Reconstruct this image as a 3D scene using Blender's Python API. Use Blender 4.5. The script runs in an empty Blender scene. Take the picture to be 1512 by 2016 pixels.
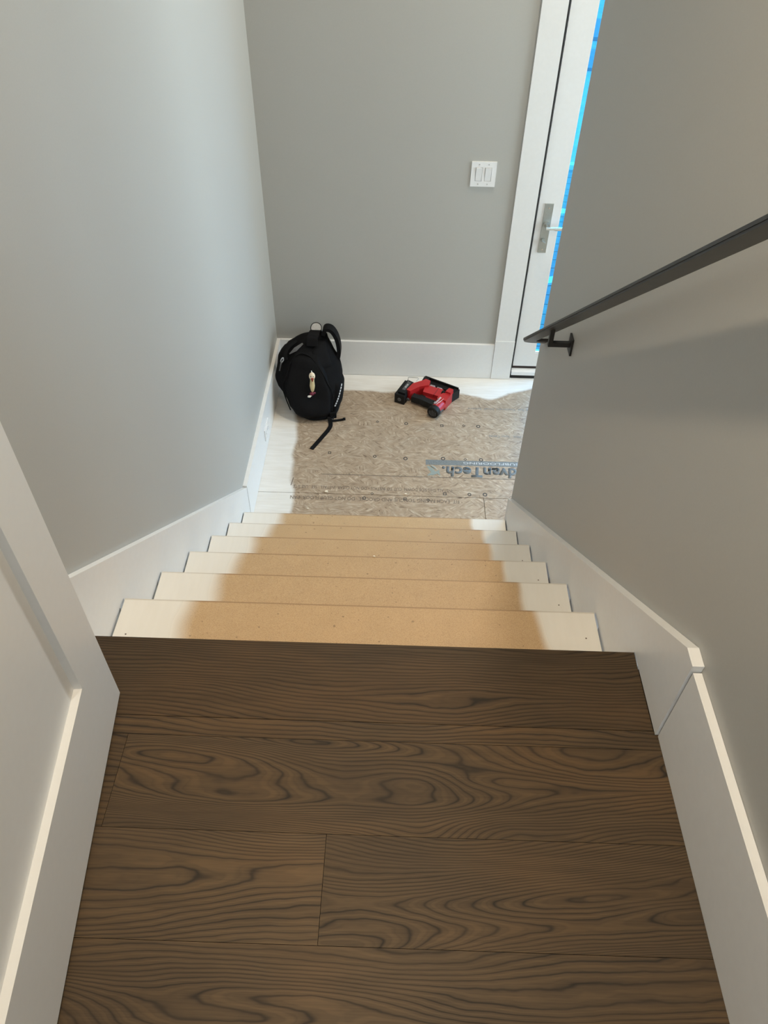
import bpy, bmesh, math, random
from mathutils import Vector, Matrix, noise

random.seed(7)
S = bpy.context.scene
COL = S.collection

# ------------------------------------------------------------------ camera
cam_d = bpy.data.cameras.new('camera')
cam_d.sensor_fit = 'VERTICAL'
cam_d.sensor_height = 36.0
cam_d.lens = 1478.34 / 2016 * 36.0
cam_d.clip_start = 0.02
cam = bpy.data.objects.new('camera', cam_d)
COL.objects.link(cam)
yaw, pitch, roll = -0.0126, -0.7896, 0.0203
fw = Vector((math.sin(yaw) * math.cos(pitch), math.cos(yaw) * math.cos(pitch), math.sin(pitch)))
r0 = Vector((math.cos(yaw), -math.sin(yaw), 0))
u0 = r0.cross(fw)
rr = r0 * math.cos(roll) + u0 * math.sin(roll)
uu = -r0 * math.sin(roll) + u0 * math.cos(roll)
cam.matrix_world = Matrix(((rr.x, uu.x, -fw.x, 0.014), (rr.y, uu.y, -fw.y, -0.9487),
                           (rr.z, uu.z, -fw.z, 1.3686), (0, 0, 0, 1)))
S.camera = cam

# ------------------------------------------------------------------ view, sky, daylight
S.view_settings.view_transform = 'Standard'
S.view_settings.look = 'None'
S.view_settings.gamma = 1.0
S.view_settings.use_curve_mapping = False
S.view_settings.exposure = 0.0

W = bpy.data.worlds.new('overcast sky')
S.world = W
W.use_nodes = True
W.node_tree.nodes['Background'].inputs[0].default_value = (0.86, 0.94, 1.0, 1)
W.node_tree.nodes['Background'].inputs[1].default_value = 4.4


YBK = 2.93


def area(name, loc, aim, sx, sy, power, colour, spread=180):
    l = bpy.data.lights.new(name, 'AREA')
    l.shape = 'RECTANGLE'
    l.size, l.size_y = sx, sy
    l.energy = power
    l.color = colour
    l.spread = math.radians(spread)
    o = bpy.data.objects.new(name, l)
    COL.objects.link(o)
    o.location = loc
    o.rotation_euler = (Vector(aim) - Vector(loc)).to_track_quat('-Z', 'Z').to_euler()
    return o


# light behind an unseen side-hall window, both added to brighten the landing
area('added_side_fill', (2.72, 2.08, 0.1), (0, 2.0, -0.1), 1.5, 1.7, 38, (0.73, 0.885, 1.0))
# fill through an unseen sidelight, put in to brighten the left wall
area('added_sidelight_fill', (2.14, YBK + 0.2, -0.1), (1.0, 0.5, -0.3), 0.72, 1.9, 58, (0.73, 0.885, 1.0))
# fill from an invented transom out of frame, for treads and left wall
area('added_transom_fill', (1.22, YBK + 0.22, 1.75), (-0.5, 0.0, -0.3), 0.80, 1.0, 47, (0.73, 0.885, 1.0))

# weak cool fill upstairs, through a window added behind the viewer
area('added_hall_fill', (0.0, -2.78, 1.45), (0, 0, 1.0), 0.9, 1.2, 2.2, (0.80, 0.91, 1.0))

WARM = (1.0, 0.82, 0.58)
LAMPS = [  # x, y, watts of every recessed lamp in the ceiling
    (0.07, -0.28, 17.8), (0.0, -2.1, 2.0), (0.75, 2.42, 33.0)]

# ------------------------------------------------------------------ materials
MATS = {}


def nodes(name, rough=0.5, spec=0.5, metal=0.0, colour=(0.5, 0.5, 0.5)):
    m = bpy.data.materials.new(name)
    m.use_nodes = True
    nt = m.node_tree
    b = nt.nodes['Principled BSDF']
    b.inputs['Base Color'].default_value = (*colour, 1)
    b.inputs['Roughness'].default_value = rough
    b.inputs['Specular IOR Level'].default_value = spec
    b.inputs['Metallic'].default_value = metal
    MATS[name] = m
    return m, nt, b


class G:
    """small helper to wire shader nodes"""

    def __init__(self, nt):
        self.nt = nt
        self.oc = nt.nodes.new('ShaderNodeTexCoord').outputs['Object']

    def n(self, t, **kw):
        x = self.nt.nodes.new(t)
        for k, v in kw.items():
            setattr(x, k, v)
        return x

    def lk(self, a, b):
        if isinstance(a, (int, float)):
            b.default_value = a
        elif isinstance(a, tuple):
            b.default_value = a if len(a) == len(b.default_value) else (*a, 1)
        else:
            self.nt.links.new(a, b)

    def math(self, op, a, b=0.0, c=None, clamp=False):
        x = self.n('ShaderNodeMath', operation=op, use_clamp=clamp)
        self.lk(a, x.inputs[0])
        self.lk(b, x.inputs[1])
        if c is not None:
            self.lk(c, x.inputs[2])
        return x.outputs[0]

    def mapping(self, src, loc=(0, 0, 0), rot=(0, 0, 0), sc=(1, 1, 1)):
        x = self.n('ShaderNodeMapping')
        self.lk(src, x.inputs[0])
        x.inputs[1].default_value = loc
        x.inputs[2].default_value = rot
        x.inputs[3].default_value = sc
        return x.outputs[0]

    def add(self, a, b):
        x = self.n('ShaderNodeVectorMath', operation='ADD')
        self.lk(a, x.inputs[0])
        self.lk(b, x.inputs[1])
        return x.outputs[0]

    def noise(self, v, scale=5.0, detail=3.0, rough=0.5, dist=0.0):
        x = self.n('ShaderNodeTexNoise')
        self.lk(v, x.inputs['Vector'])
        x.inputs['Scale'].default_value = scale
        x.inputs['Detail'].default_value = detail
        x.inputs['Roughness'].default_value = rough
        x.inputs['Distortion'].default_value = dist
        return x.outputs['Fac']

    def ramp(self, f, stops, interp='LINEAR'):
        x = self.n('ShaderNodeValToRGB')
        self.lk(f, x.inputs[0])
        e = x.color_ramp.elements
        x.color_ramp.interpolation = interp
        while len(e) < len(stops):
            e.new(0.5)
        for i, (p, c) in enumerate(stops):
            e[i].position = p
            c = (c, c, c) if isinstance(c, (int, float)) else c
            e[i].color = (*c, 1)
        return x.outputs[0]

    def mix(self, f, a, b, blend='MIX'):
        x = self.n('ShaderNodeMix', data_type='RGBA', blend_type=blend)
        self.lk(f, x.inputs[0])
        self.lk(a, x.inputs[6])
        self.lk(b, x.inputs[7])
        return x.outputs[2]

    def sep(self, v):
        x = self.n('ShaderNodeSeparateXYZ')
        self.lk(v, x.inputs[0])
        return x.outputs

    def comb(self, a, b, c):
        x = self.n('ShaderNodeCombineXYZ')
        self.lk(a, x.inputs[0])
        self.lk(b, x.inputs[1])
        self.lk(c, x.inputs[2])
        return x.outputs[0]

    def attr(self, name):
        x = self.n('ShaderNodeAttribute', attribute_type='OBJECT', attribute_name=name)
        return x.outputs['Fac']

    def smooth(self, v, lo, hi):
        x = self.n('ShaderNodeMapRange', interpolation_type='SMOOTHSTEP')
        self.lk(v, x.inputs[0])
        x.inputs[1].default_value = lo
        x.inputs[2].default_value = hi
        return x.outputs[0]

    def bump(self, h, b, strength=0.2, dist=0.002):
        x = self.n('ShaderNodeBump')
        x.inputs['Strength'].default_value = strength
        x.inputs['Distance'].default_value = dist
        self.lk(h, x.inputs['Height'])
        self.nt.links.new(x.outputs[0], b.inputs['Normal'])


def plain(name, colour, rough=0.5, metal=0.0, spec=0.5, var=0.06, scale=30, bump=0.0, bdist=0.001):
    m, nt, b = nodes(name, rough, spec, metal, colour)
    g = G(nt)
    f = g.noise(g.oc, scale, 4)
    lo = tuple(c * (1 - var) for c in colour)
    hi = tuple(min(1, c * (1 + var)) for c in colour)
    g.lk(g.ramp(f, [(0.3, lo), (0.7, hi)]), b.inputs['Base Color'])
    if bump:
        g.bump(f, b, bump, bdist)
    return m


plain('wall_paint', (0.450, 0.446, 0.424), 0.48, spec=0.35, var=0.012, scale=220, bump=0.05)
plain('ceiling_paint', (0.78, 0.78, 0.76), 0.8, var=0.01, scale=100)
plain('trim_paint', (0.79, 0.79, 0.79), 0.33, var=0.012, scale=60)
plain('door_paint', (0.73, 0.73, 0.73), 0.38, var=0.01, scale=60)
plain('switch_plastic', (0.83, 0.83, 0.84), 0.25, var=0.01)
plain('screw_steel', (0.55, 0.55, 0.55), 0.35, metal=0.8)
plain('satin_nickel', (0.50, 0.52, 0.50), 0.32, metal=0.9, var=0.04, scale=200)
plain('polished_nickel', (0.80, 0.80, 0.78), 0.12, metal=1.0, var=0.02)
plain('rail_steel', (0.035, 0.034, 0.033), 0.38, metal=0.35, var=0.15, scale=40)
plain('bracket_black', (0.012, 0.012, 0.012), 0.45, var=0.1)
plain('gap_dark', (0.012, 0.011, 0.010), 0.8)
plain('sweep_rubber', (0.03, 0.018, 0.015), 0.6)
plain('framing_timber', (0.30, 0.22, 0.13), 0.7)
plain('print_ink', (0.125, 0.135, 0.14), 0.6, var=0.35, scale=260)
plain('print_faint', (0.17, 0.18, 0.18), 0.6, var=0.3, scale=260)
plain('mark_ink', (0.055, 0.05, 0.045), 0.7, var=0.2, scale=260)
plain('print_line', (0.13, 0.10, 0.08), 0.7, var=0.2, scale=260)
plain('print_logo', (0.25, 0.285, 0.262), 0.6, var=0.15, scale=260)
plain('pack_nylon', (0.0032, 0.0032, 0.0042), 0.8, spec=0.16, var=0.25, scale=55, bump=0.35, bdist=0.004)
plain('pack_panel', (0.0032, 0.0032, 0.0042), 0.75, spec=0.16, var=0.2, scale=90, bump=0.25, bdist=0.003)
plain('pack_webbing', (0.0032, 0.0032, 0.0042), 0.7, spec=0.2, var=0.2, scale=300, bump=0.3)
plain('pack_grey', (0.07, 0.07, 0.075), 0.5, var=0.1)
plain('zip_black', (0.004, 0.004, 0.0045), 0.75, spec=0.15)
plain('pull_white', (0.45, 0.46, 0.48), 0.35)
plain('label_white', (0.55, 0.56, 0.58), 0.5)
plain('tumbler_lid', (0.42, 0.40, 0.38), 0.4, var=0.12, scale=120)
plain('tumbler_body', (0.30, 0.29, 0.28), 0.3, metal=0.5)
plain('toy_yellow', (0.58, 0.47, 0.26), 0.45, var=0.08)
plain('toy_face', (0.80, 0.68, 0.52), 0.45, var=0.05)
plain('toy_red', (0.30, 0.035, 0.012), 0.4)
plain('toy_magenta', (0.14, 0.01, 0.03), 0.5)
plain('toy_white', (0.75, 0.72, 0.66), 0.4)
plain('toy_eye', (0.02, 0.012, 0.01), 0.3)
plain('tool_red', (0.42, 0.017, 0.019), 0.34, var=0.06)
plain('tool_red_dark', (0.24, 0.010, 0.012), 0.4, var=0.06)
plain('tool_black', (0.006, 0.0065, 0.007), 0.55, spec=0.3, var=0.15)
plain('tool_grey', (0.09, 0.09, 0.095), 0.5)
plain('tool_clear', (0.40, 0.30, 0.30), 0.25)
plain('tool_white', (0.80, 0.76, 0.75), 0.4)
plain('tool_steel', (0.45, 0.45, 0.45), 0.3, metal=0.9)
plain('chip_wood', (0.80, 0.70, 0.56), 0.7, var=0.1)
plain('concrete', (0.42, 0.42, 0.41), 0.8, var=0.12, scale=9)
plain('deck_board', (0.25, 0.25, 0.25), 0.7, var=0.12, scale=14)
plain('stone_edge', (0.78, 0.78, 0.76), 0.7, var=0.06)

# lamp diffuser
m, nt, b = nodes('lamp_diffuser', 0.4)
b.inputs['Emission Color'].default_value = (*WARM, 1)
b.inputs['Emission Strength'].default_value = 12

# clear pane and the blue protective film on it
for nm, tint, gl in (('clear_glass', (0.96, 0.98, 0.97), 0.05), ('blue_film', (0.21, 0.66, 1.0), 0.06)):
    m = bpy.data.materials.new(nm)
    m.use_nodes = True
    nt = m.node_tree
    nt.nodes.remove(nt.nodes['Principled BSDF'])
    g = G(nt)
    tr = g.n('ShaderNodeBsdfTransparent')
    if nm == 'blue_film':
        f = g.noise(g.mapping(g.oc, sc=(30, 30, 3)), 1.0, 2)
        g.lk(g.ramp(f, [(0.35, tint), (0.7, (0.28, 0.78, 1.0))]), tr.inputs[0])
    else:
        tr.inputs[0].default_value = (*tint, 1)
    go = g.n('ShaderNodeBsdfGlossy')
    go.inputs['Roughness'].default_value = 0.03
    mx = g.n('ShaderNodeMixShader')
    mx.inputs[0].default_value = gl
    nt.links.new(tr.outputs[0], mx.inputs[1])
    nt.links.new(go.outputs[0], mx.inputs[2])
    nt.links.new(mx.outputs[0], nt.nodes['Material Output'].inputs[0])
    MATS[nm] = m

# dark stained oak: contour rings of a stretched height field give the cathedral grain
m, nt, b = nodes('dark_oak', 0.5, 0.22)
g = G(nt)
seed = g.attr('seed')
off = g.comb(g.math('MULTIPLY', seed, 7.31), g.math('MULTIPLY', seed, 3.77), g.math('MULTIPLY', seed, 1.9))
v = g.add(g.oc, off)
big = g.noise(g.mapping(v, sc=(1.5, 8.0, 1)), 1.0, 1.2, 0.4, 0.25)
wob = g.noise(g.mapping(v, sc=(13, 30, 1)), 1.0, 2.0, 0.5)
fine = g.noise(g.mapping(v, sc=(14, 420, 1)), 1.0, 3.0, 0.6)
mid = g.noise(g.mapping(v, sc=(5, 60, 1)), 1.0, 2.0, 0.5)
ysep = g.sep(v)[1]
h = g.math('ADD', g.math('MULTIPLY', big, g.attr('rings')), g.math('MULTIPLY', wob, 0.9))
h = g.math('ADD', h, g.math('MULTIPLY', ysep, g.attr('pitch')))
fr = g.math('FRACT', h)
line = g.ramp(fr, [(0.0, 0.02), (0.07, 0.50), (0.30, 0.85), (0.62, 1.0), (0.86, 0.62), (0.97, 0.02)])
h2 = g.math('FRACT', g.math('MULTIPLY', h, 3.0))
line2 = g.ramp(h2, [(0.0, 0.35), (0.4, 1.0), (0.75, 0.9), (1.0, 0.35)])
ln = g.mix(0.38, line, line2, 'MULTIPLY')
patchy = g.noise(g.mapping(v, sc=(4, 16, 1)), 1.0, 2, 0.5)
ln = g.mix(g.ramp(patchy, [(0.40, 0.0), (0.75, 0.40)]), ln, (0.85, 0.85, 0.85))
tone = g.noise(g.mapping(v, sc=(2.2, 5, 1)), 1.0, 3, 0.5)
base = g.ramp(tone, [(0.3, (0.082, 0.053, 0.029)), (0.5, (0.106, 0.067, 0.034)), (0.72, (0.140, 0.082, 0.038))])
dark = g.ramp(tone, [(0.3, (0.022, 0.017, 0.013)), (0.7, (0.028, 0.020, 0.014))])
c = g.mix(ln, dark, base)
c = g.mix(0.5, c, g.ramp(fine, [(0.3, 0.62), (0.65, 1.0)]), 'MULTIPLY')
c = g.mix(0.35, c, g.ramp(mid, [(0.35, 0.6), (0.6, 1.0)]), 'MULTIPLY')
br = g.attr('tone')
c = g.mix(1.0, c, g.comb(br, br, br), 'MULTIPLY')
g.lk(c, b.inputs['Base Color'])
g.lk(g.ramp(ln, [(0, 0.60), (1, 0.50)]), b.inputs['Roughness'])
g.bump(g.math('ADD', ln, g.math('MULTIPLY', fine, 0.4)), b, 0.16, 0.0006)

# MDF tread: fine speckle with white overspray along both ends
m, nt, b = nodes('mdf_tread', 0.5, 0.4)
g = G(nt)
speck = g.noise(g.oc, 420, 3, 0.7)
soft = g.noise(g.oc, 14, 3, 0.5)
c = g.ramp(speck, [(0.28, (0.36, 0.228, 0.118)), (0.46, (0.515, 0.350, 0.195)), (0.72, (0.60, 0.425, 0.25))])
c = g.mix(0.25, c, g.ramp(soft, [(0.35, 0.80), (0.65, 1.0)]), 'MULTIPLY')
dots = g.noise(g.oc, 95, 0, 0.5)
c = g.mix(g.ramp(dots, [(0.80, 0.0), (0.84, 0.5)]), c, (0.10, 0.06, 0.03))
sx = g.sep(g.oc)
wig = g.math('MULTIPLY', g.math('SUBTRACT', g.noise(g.mapping(g.oc, sc=(1, 1, 2.2)), 4.5, 2), 0.5), 0.075)
xl = g.math('ADD', sx[0], wig)
pl = g.math('SUBTRACT', 1.0, g.smooth(xl, -0.535, -0.465))
pr = g.smooth(xl, 0.385, 0.418)
paint = g.math('MAXIMUM', pl, pr)
streak = g.noise(g.mapping(g.oc, sc=(60, 8, 8)), 1.0, 2)
white = g.ramp(streak, [(0.3, (0.765, 0.738, 0.69)), (0.7, (0.785, 0.76, 0.715))])
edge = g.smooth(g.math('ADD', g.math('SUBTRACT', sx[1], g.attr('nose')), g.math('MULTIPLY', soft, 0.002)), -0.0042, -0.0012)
nose_tone = g.mix(paint, (0.27, 0.165, 0.085, 1), (0.56, 0.52, 0.46, 1))  # darker tone along the nosing edge of each tread
g.lk(g.mix(g.math('MULTIPLY', edge, 0.75), g.mix(paint, c, white), nose_tone), b.inputs['Base Color'])
g.lk(g.ramp(paint, [(0, 0.45), (1, 0.26)]), b.inputs['Roughness'])
g.bump(speck, b, 0.05, 0.0005)

# strand board subfloor: patches of strands in three directions, white overspray at the walls
m, nt, b = nodes('strand_board', 0.42, 0.45)
g = G(nt)
warp = g.noise(g.oc, 14, 2)
cellv = g.n('ShaderNodeTexVoronoi')
cellv.inputs['Scale'].default_value = 30
g.lk(g.mapping(g.oc, sc=(0.7, 1.2, 1)), cellv.inputs['Vector'])
cell = g.sep(cellv.outputs['Color'])


def strands(ang, s1, s2):
    return g.noise(g.mapping(g.mapping(g.oc, rot=(0, 0, ang)), sc=(s1, s2, 1)), 1.0, 3, 0.6, 0.4)


sa = strands(0.06, 18, 100)
sb = strands(0.75, 20, 104)
sc_ = strands(-0.65, 20, 104)
sd = strands(1.45, 20, 104)
st = g.mix(g.math('GREATER_THAN', cell[0], 0.50), sa, sb)
st = g.mix(g.math('GREATER_THAN', cell[1], 0.68), st, sc_)
st = g.mix(g.math('GREATER_THAN', cell[1], 0.90), st, sd)
c = g.ramp(st, [(0.26, (0.165, 0.112, 0.075)), (0.42, (0.365, 0.275, 0.195)), (0.56, (0.43, 0.335, 0.245)), (0.74, (0.60, 0.505, 0.40))])
flk = g.ramp(cell[2], [(0.0, 0.80), (1.0, 1.0)])
c = g.mix(0.55, c, flk, 'MULTIPLY')
big = g.noise(g.oc, 3.2, 3)
c = g.mix(0.35, c, g.ramp(big, [(0.35, (0.86, 0.80, 0.74)), (0.65, (1, 1, 1))]), 'MULTIPLY')
ink = g.noise(g.mapping(g.oc, sc=(22, 60, 1)), 1.0, 2, 0.6)
c = g.mix(g.ramp(ink, [(0.74, 0.0), (0.78, 0.5)]), c, (0.10, 0.085, 0.07))
s = g.sep(g.oc)
wig = g.math('MULTIPLY', g.math('SUBTRACT', g.noise(g.oc, 5.0, 2), 0.5), 0.07)
wig2 = g.math('MULTIPLY', g.math('SUBTRACT', g.noise(g.oc, 9.0, 3), 0.5), 0.05)
xl = g.math('ADD', g.math('ADD', s[0], g.math('MULTIPLY', s[1], 0.055)), wig)
pl = g.math('SUBTRACT', 1.0, g.smooth(xl, -0.418, -0.385))
# overspray at the back wall dips towards the viewer near x = 0.57 and thins out at the door
dip = g.math('SUBTRACT', s[0], 0.57)
dip = g.math('POWER', 2.718, g.math('MULTIPLY', g.math('MULTIPLY', dip, dip), -130.0))
yb = g.math('ADD', g.math('ADD', s[1], wig2), g.math('MULTIPLY', dip, 0.05))
yb = g.math('SUBTRACT', yb, g.math('MAXIMUM', 0.0, g.math('MULTIPLY', g.math('SUBTRACT', s[0], 0.66), 0.35)))
pb = g.smooth(yb, 2.735, 2.762)
paint = g.math('MAXIMUM', pl, pb)
pv = g.ramp(g.noise(g.mapping(g.oc, sc=(8, 60, 1)), 1.0, 2), [(0.3, (0.73, 0.705, 0.665)), (0.7, (0.80, 0.785, 0.76))])
g.lk(g.mix(g.math('MULTIPLY', paint, 0.97), c, pv), b.inputs['Base Color'])
g.lk(g.ramp(paint, [(0, 0.34), (1, 0.30)]), b.inputs['Roughness'])
g.bump(st, b, 0.10, 0.0008)

# ------------------------------------------------------------------ geometry helpers


def obj(name, bm, mat, parent=None, smooth=False, seed=None, loc=None, bevel=0.0, seg=1):
    if bevel:
        bmesh.ops.bevel(bm, geom=[e for e in bm.edges if e.is_manifold and e.calc_face_angle(0) > 0.6],
                        offset=bevel, segments=seg, affect='EDGES', clamp_overlap=True)
    bmesh.ops.recalc_face_normals(bm, faces=bm.faces)
    me = bpy.data.meshes.new(name)
    bm.to_mesh(me)
    bm.free()
    me.materials.append(MATS[mat])
    if smooth:
        for p in me.polygons:
            p.use_smooth = True
    o = bpy.data.objects.new(name, me)
    COL.objects.link(o)
    if parent is not None:
        o.parent = parent
    if loc is not None:
        o.location = loc
    if seed is not None:
        o['seed'] = float(seed)
    return o


def empty(name, loc=(0, 0, 0), rotz=0.0):
    o = bpy.data.objects.new(name, None)
    COL.objects.link(o)
    o.location = loc
    o.rotation_euler = (0, 0, rotz)
    o.empty_display_size = 0.05
    return o


def tag(o, label=None, cat=None, group=None, kind=None):
    for k, v in (('label', label), ('category', cat), ('group', group), ('kind', kind)):
        if v:
            o[k] = v
    return o


def box(bm, x0, x1, y0, y1, z0, z1, M=None):
    vs = [bm.verts.new((x, y, z)) for x in (x0, x1) for y in (y0, y1) for z in (z0, z1)]
    for f in ((0, 1, 3, 2), (4, 6, 7, 5), (0, 4, 5, 1), (2, 3, 7, 6), (0, 2, 6, 4), (1, 5, 7, 3)):
        bm.faces.new([vs[i] for i in f])
    if M is not None:
        bmesh.ops.transform(bm, matrix=M, verts=vs)
    return bm


def bx(*a, M=None):
    return box(bmesh.new(), *a, M=M)


def prism(bm, pts, lo, hi, axis='z'):
    """closed polygon pts extruded along an axis"""
    def P(a, b, t):
        return {'z': (a, b, t), 'x': (t, a, b), 'y': (a, t, b)}[axis]
    A = [bm.verts.new(P(a, b, lo)) for a, b in pts]
    B = [bm.verts.new(P(a, b, hi)) for a, b in pts]
    n = len(pts)
    bm.faces.new(A)
    bm.faces.new(B[::-1])
    for i in range(n):
        j = (i + 1) % n
        bm.faces.new((A[i], B[i], B[j], A[j]))
    return bm


def pr(pts, lo, hi, axis='z'):
    return prism(bmesh.new(), pts, lo, hi, axis)


def cyl(bm, p0, p1, r0, r1=None, n=20):
    p0, p1 = Vector(p0), Vector(p1)
    d = p1 - p0
    M = Matrix.Translation((p0 + p1) / 2) @ d.to_track_quat('Z', 'Y').to_matrix().to_4x4()
    bmesh.ops.create_cone(bm, cap_ends=True, segments=n, radius1=r0, radius2=r0 if r1 is None else r1,
                          depth=d.length, matrix=M)
    return bm


def cy(*a, **k):
    return cyl(bmesh.new(), *a, **k)


def ball(bm, c, r, sc=(1, 1, 1), u=14, v=9):
    M = Matrix.Translation(c) @ Matrix.Diagonal((*sc, 1))
    bmesh.ops.create_uvsphere(bm, u_segments=u, v_segments=v, radius=r, matrix=M)
    return bm


def tube(bm, pts, r, n=8, closed=False):
    pts = [Vector(p) for p in pts]
    m = len(pts)
    rings = []
    up = Vector((0, 0, 1))
    for i in range(m):
        a = pts[(i - 1) % m] if (closed or i) else pts[0]
        c = pts[(i + 1) % m] if (closed or i < m - 1) else pts[-1]
        t = (c - a).normalized()
        s = t.cross(up)
        if s.length < 1e-3:
            s = t.cross(Vector((1, 0, 0)))
        s.normalize()
        w = s.cross(t)
        rings.append([bm.verts.new(pts[i] + r * (s * math.cos(q * 6.2832 / n) + w * math.sin(q * 6.2832 / n)))
                      for q in range(n)])
    for i in range(m if closed else m - 1):
        A, B = rings[i], rings[(i + 1) % m]
        for q in range(n):
            bm.faces.new((A[q], A[(q + 1) % n], B[(q + 1) % n], B[q]))
    if not closed:
        bm.faces.new(rings[0][::-1])
        bm.faces.new(rings[-1])
    return bm


def catmull(pts, k=6):
    pts = [Vector(p) for p in pts]
    out = []
    for i in range(len(pts) - 1):
        p0 = pts[max(i - 1, 0)]
        p1, p2 = pts[i], pts[i + 1]
        p3 = pts[min(i + 2, len(pts) - 1)]
        for q in range(k):
            t = q / k
            out.append(0.5 * ((2 * p1) + (p2 - p0) * t + (2 * p0 - 5 * p1 + 4 * p2 - p3) * t * t
                              + (3 * p1 - p0 - 3 * p2 + p3) * t ** 3))
    out.append(pts[-1])
    return out


def strap(bm, pts, side, width, thick):
    """flat webbing along pts; side(i) is the width direction"""
    pts = [Vector(p) for p in pts]
    rings = []
    for i, p in enumerate(pts):
        t = (pts[min(i + 1, len(pts) - 1)] - pts[max(i - 1, 0)]).normalized()
        s = Vector(side[min(i, len(side) - 1)] if isinstance(side, list) else side)
        s = (s - t * s.dot(t)).normalized()
        nn = s.cross(t)
        w = width[i] if isinstance(width, list) else width
        rings.append([bm.verts.new(p + s * a * w / 2 + nn * b * thick / 2)
                      for a, b in ((-1, -1), (1, -1), (1, 1), (-1, 1))])
    for A, B in zip(rings, rings[1:]):
        for q in range(4):
            bm.faces.new((A[q], A[(q + 1) % 4], B[(q + 1) % 4], B[q]))
    bm.faces.new(rings[0][::-1])
    bm.faces.new(rings[-1])
    return bm


def text_bm(body, w, h, depth=0.0004, shear=0.0, bold=0.0):
    """flat lettering as a mesh, lower left corner at the origin, fitted to w x h"""
    cu = bpy.data.curves.new('t', 'FONT')
    cu.body = body
    cu.size = 1.0
    cu.extrude = 0.0
    cu.offset = bold
    cu.space_character = 1.0 + bold * 1.5
    cu.shear = shear
    cu.resolution_u = 3
    o = bpy.data.objects.new('t', cu)
    COL.objects.link(o)
    bpy.context.view_layer.update()
    me = bpy.data.meshes.new_from_object(o.evaluated_get(bpy.context.evaluated_depsgraph_get()))
    bpy.data.objects.remove(o)
    bpy.data.curves.remove(cu)
    bm = bmesh.new()
    bm.from_mesh(me)
    bpy.data.meshes.remove(me)
    xs = [v.co.x for v in bm.verts]
    ys = [v.co.y for v in bm.verts]
    x0, x1, y0, y1 = min(xs), max(xs), min(ys), max(ys)
    for v in bm.verts:
        v.co.x = (v.co.x - x0) / (x1 - x0) * w
        v.co.y = (v.co.y - y0) / (y1 - y0) * h
        v.co.z = 0
    r = bmesh.ops.extrude_face_region(bm, geom=bm.faces[:])
    bmesh.ops.translate(bm, vec=(0, 0, depth), verts=[e for e in r['geom'] if isinstance(e, bmesh.types.BMVert)])
    return bm


# ------------------------------------------------------------------ dimensions
R, T = 0.19, 0.2519          # riser, run
ZL = -7 * R                  # landing
XL, XR = -0.6763, 0.5531     # faces of the skirt boards
WL, WR = -0.695, 0.575       # wall faces
YB = 2.930                   # back wall face
YE = 1.580                   # end of the right wall
ZC = 2.60                    # ceiling
SL = R / T

# ------------------------------------------------------------------ setting: walls, ceiling


def struct(name, bm, mat, parent=None, **k):
    o = obj(name, bm, mat, parent, **k)
    if parent is None:
        o['kind'] = 'structure'
    return o


struct('wall_left', bx(WL - 0.12, WL, -2.72, YB + 0.14, ZL - 0.25, ZC), 'wall_paint')
bm = bx(WL, 0.722, YB, YB + 0.14, ZL - 0.25, ZC)
box(bm, 1.66, 1.78, YB, YB + 0.14, ZL - 0.25, ZC)
box(bm, 2.50, 2.66, YB, YB + 0.14, ZL - 0.25, ZC)
box(bm, 1.78, 2.50, YB, YB + 0.14, ZL - 0.25, -1.10)
box(bm, 1.78, 2.50, YB, YB + 0.14, 0.90, ZC)
box(bm, 0.722, 1.66, YB, YB + 0.14, 0.80, 1.12)
box(bm, 0.722, 1.66, YB, YB + 0.14, 2.20, ZC)
box(bm, 0.722, 0.80, YB, YB + 0.14, 1.12, 2.20)
box(bm, 1.60, 1.66, YB, YB + 0.14, 1.12, 2.20)
struct('wall_back', bm, 'wall_paint')
struct('wall_right', bx(WR, WR + 0.115, -2.72, YE, ZL - 0.25, ZC), 'wall_paint')
bm = bx(WL, -0.5, -2.72, -2.60, -0.3, ZC)
box(bm, 0.5, WR, -2.72, -2.60, -0.3, ZC)
box(bm, -0.5, 0.5, -2.72, -2.60, -0.3, 0.80)
box(bm, -0.5, 0.5, -2.72, -2.60, 2.1, ZC)
struct('wall_front', bm, 'wall_paint')
bm = bx(2.54, 2.66, 0.2, 1.30, ZL - 0.25, ZC)
box(bm, 2.54, 2.66, 2.86, YB, ZL - 0.25, ZC)
box(bm, 2.54, 2.66, 1.30, 2.86, ZL - 0.25, -0.75)
box(bm, 2.54, 2.66, 1.30, 2.86, 0.95, ZC)
struct('wall_side_hall', bm, 'wall_paint')
struct('wall_side_near', bx(WR + 0.115, 2.66, 0.08, 0.20, ZL - 0.25, ZC), 'wall_paint')
struct('ceiling', bx(WL - 0.12, 2.66, -2.72, YB + 0.14, ZC, ZC + 0.10), 'ceiling_paint')


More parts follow.
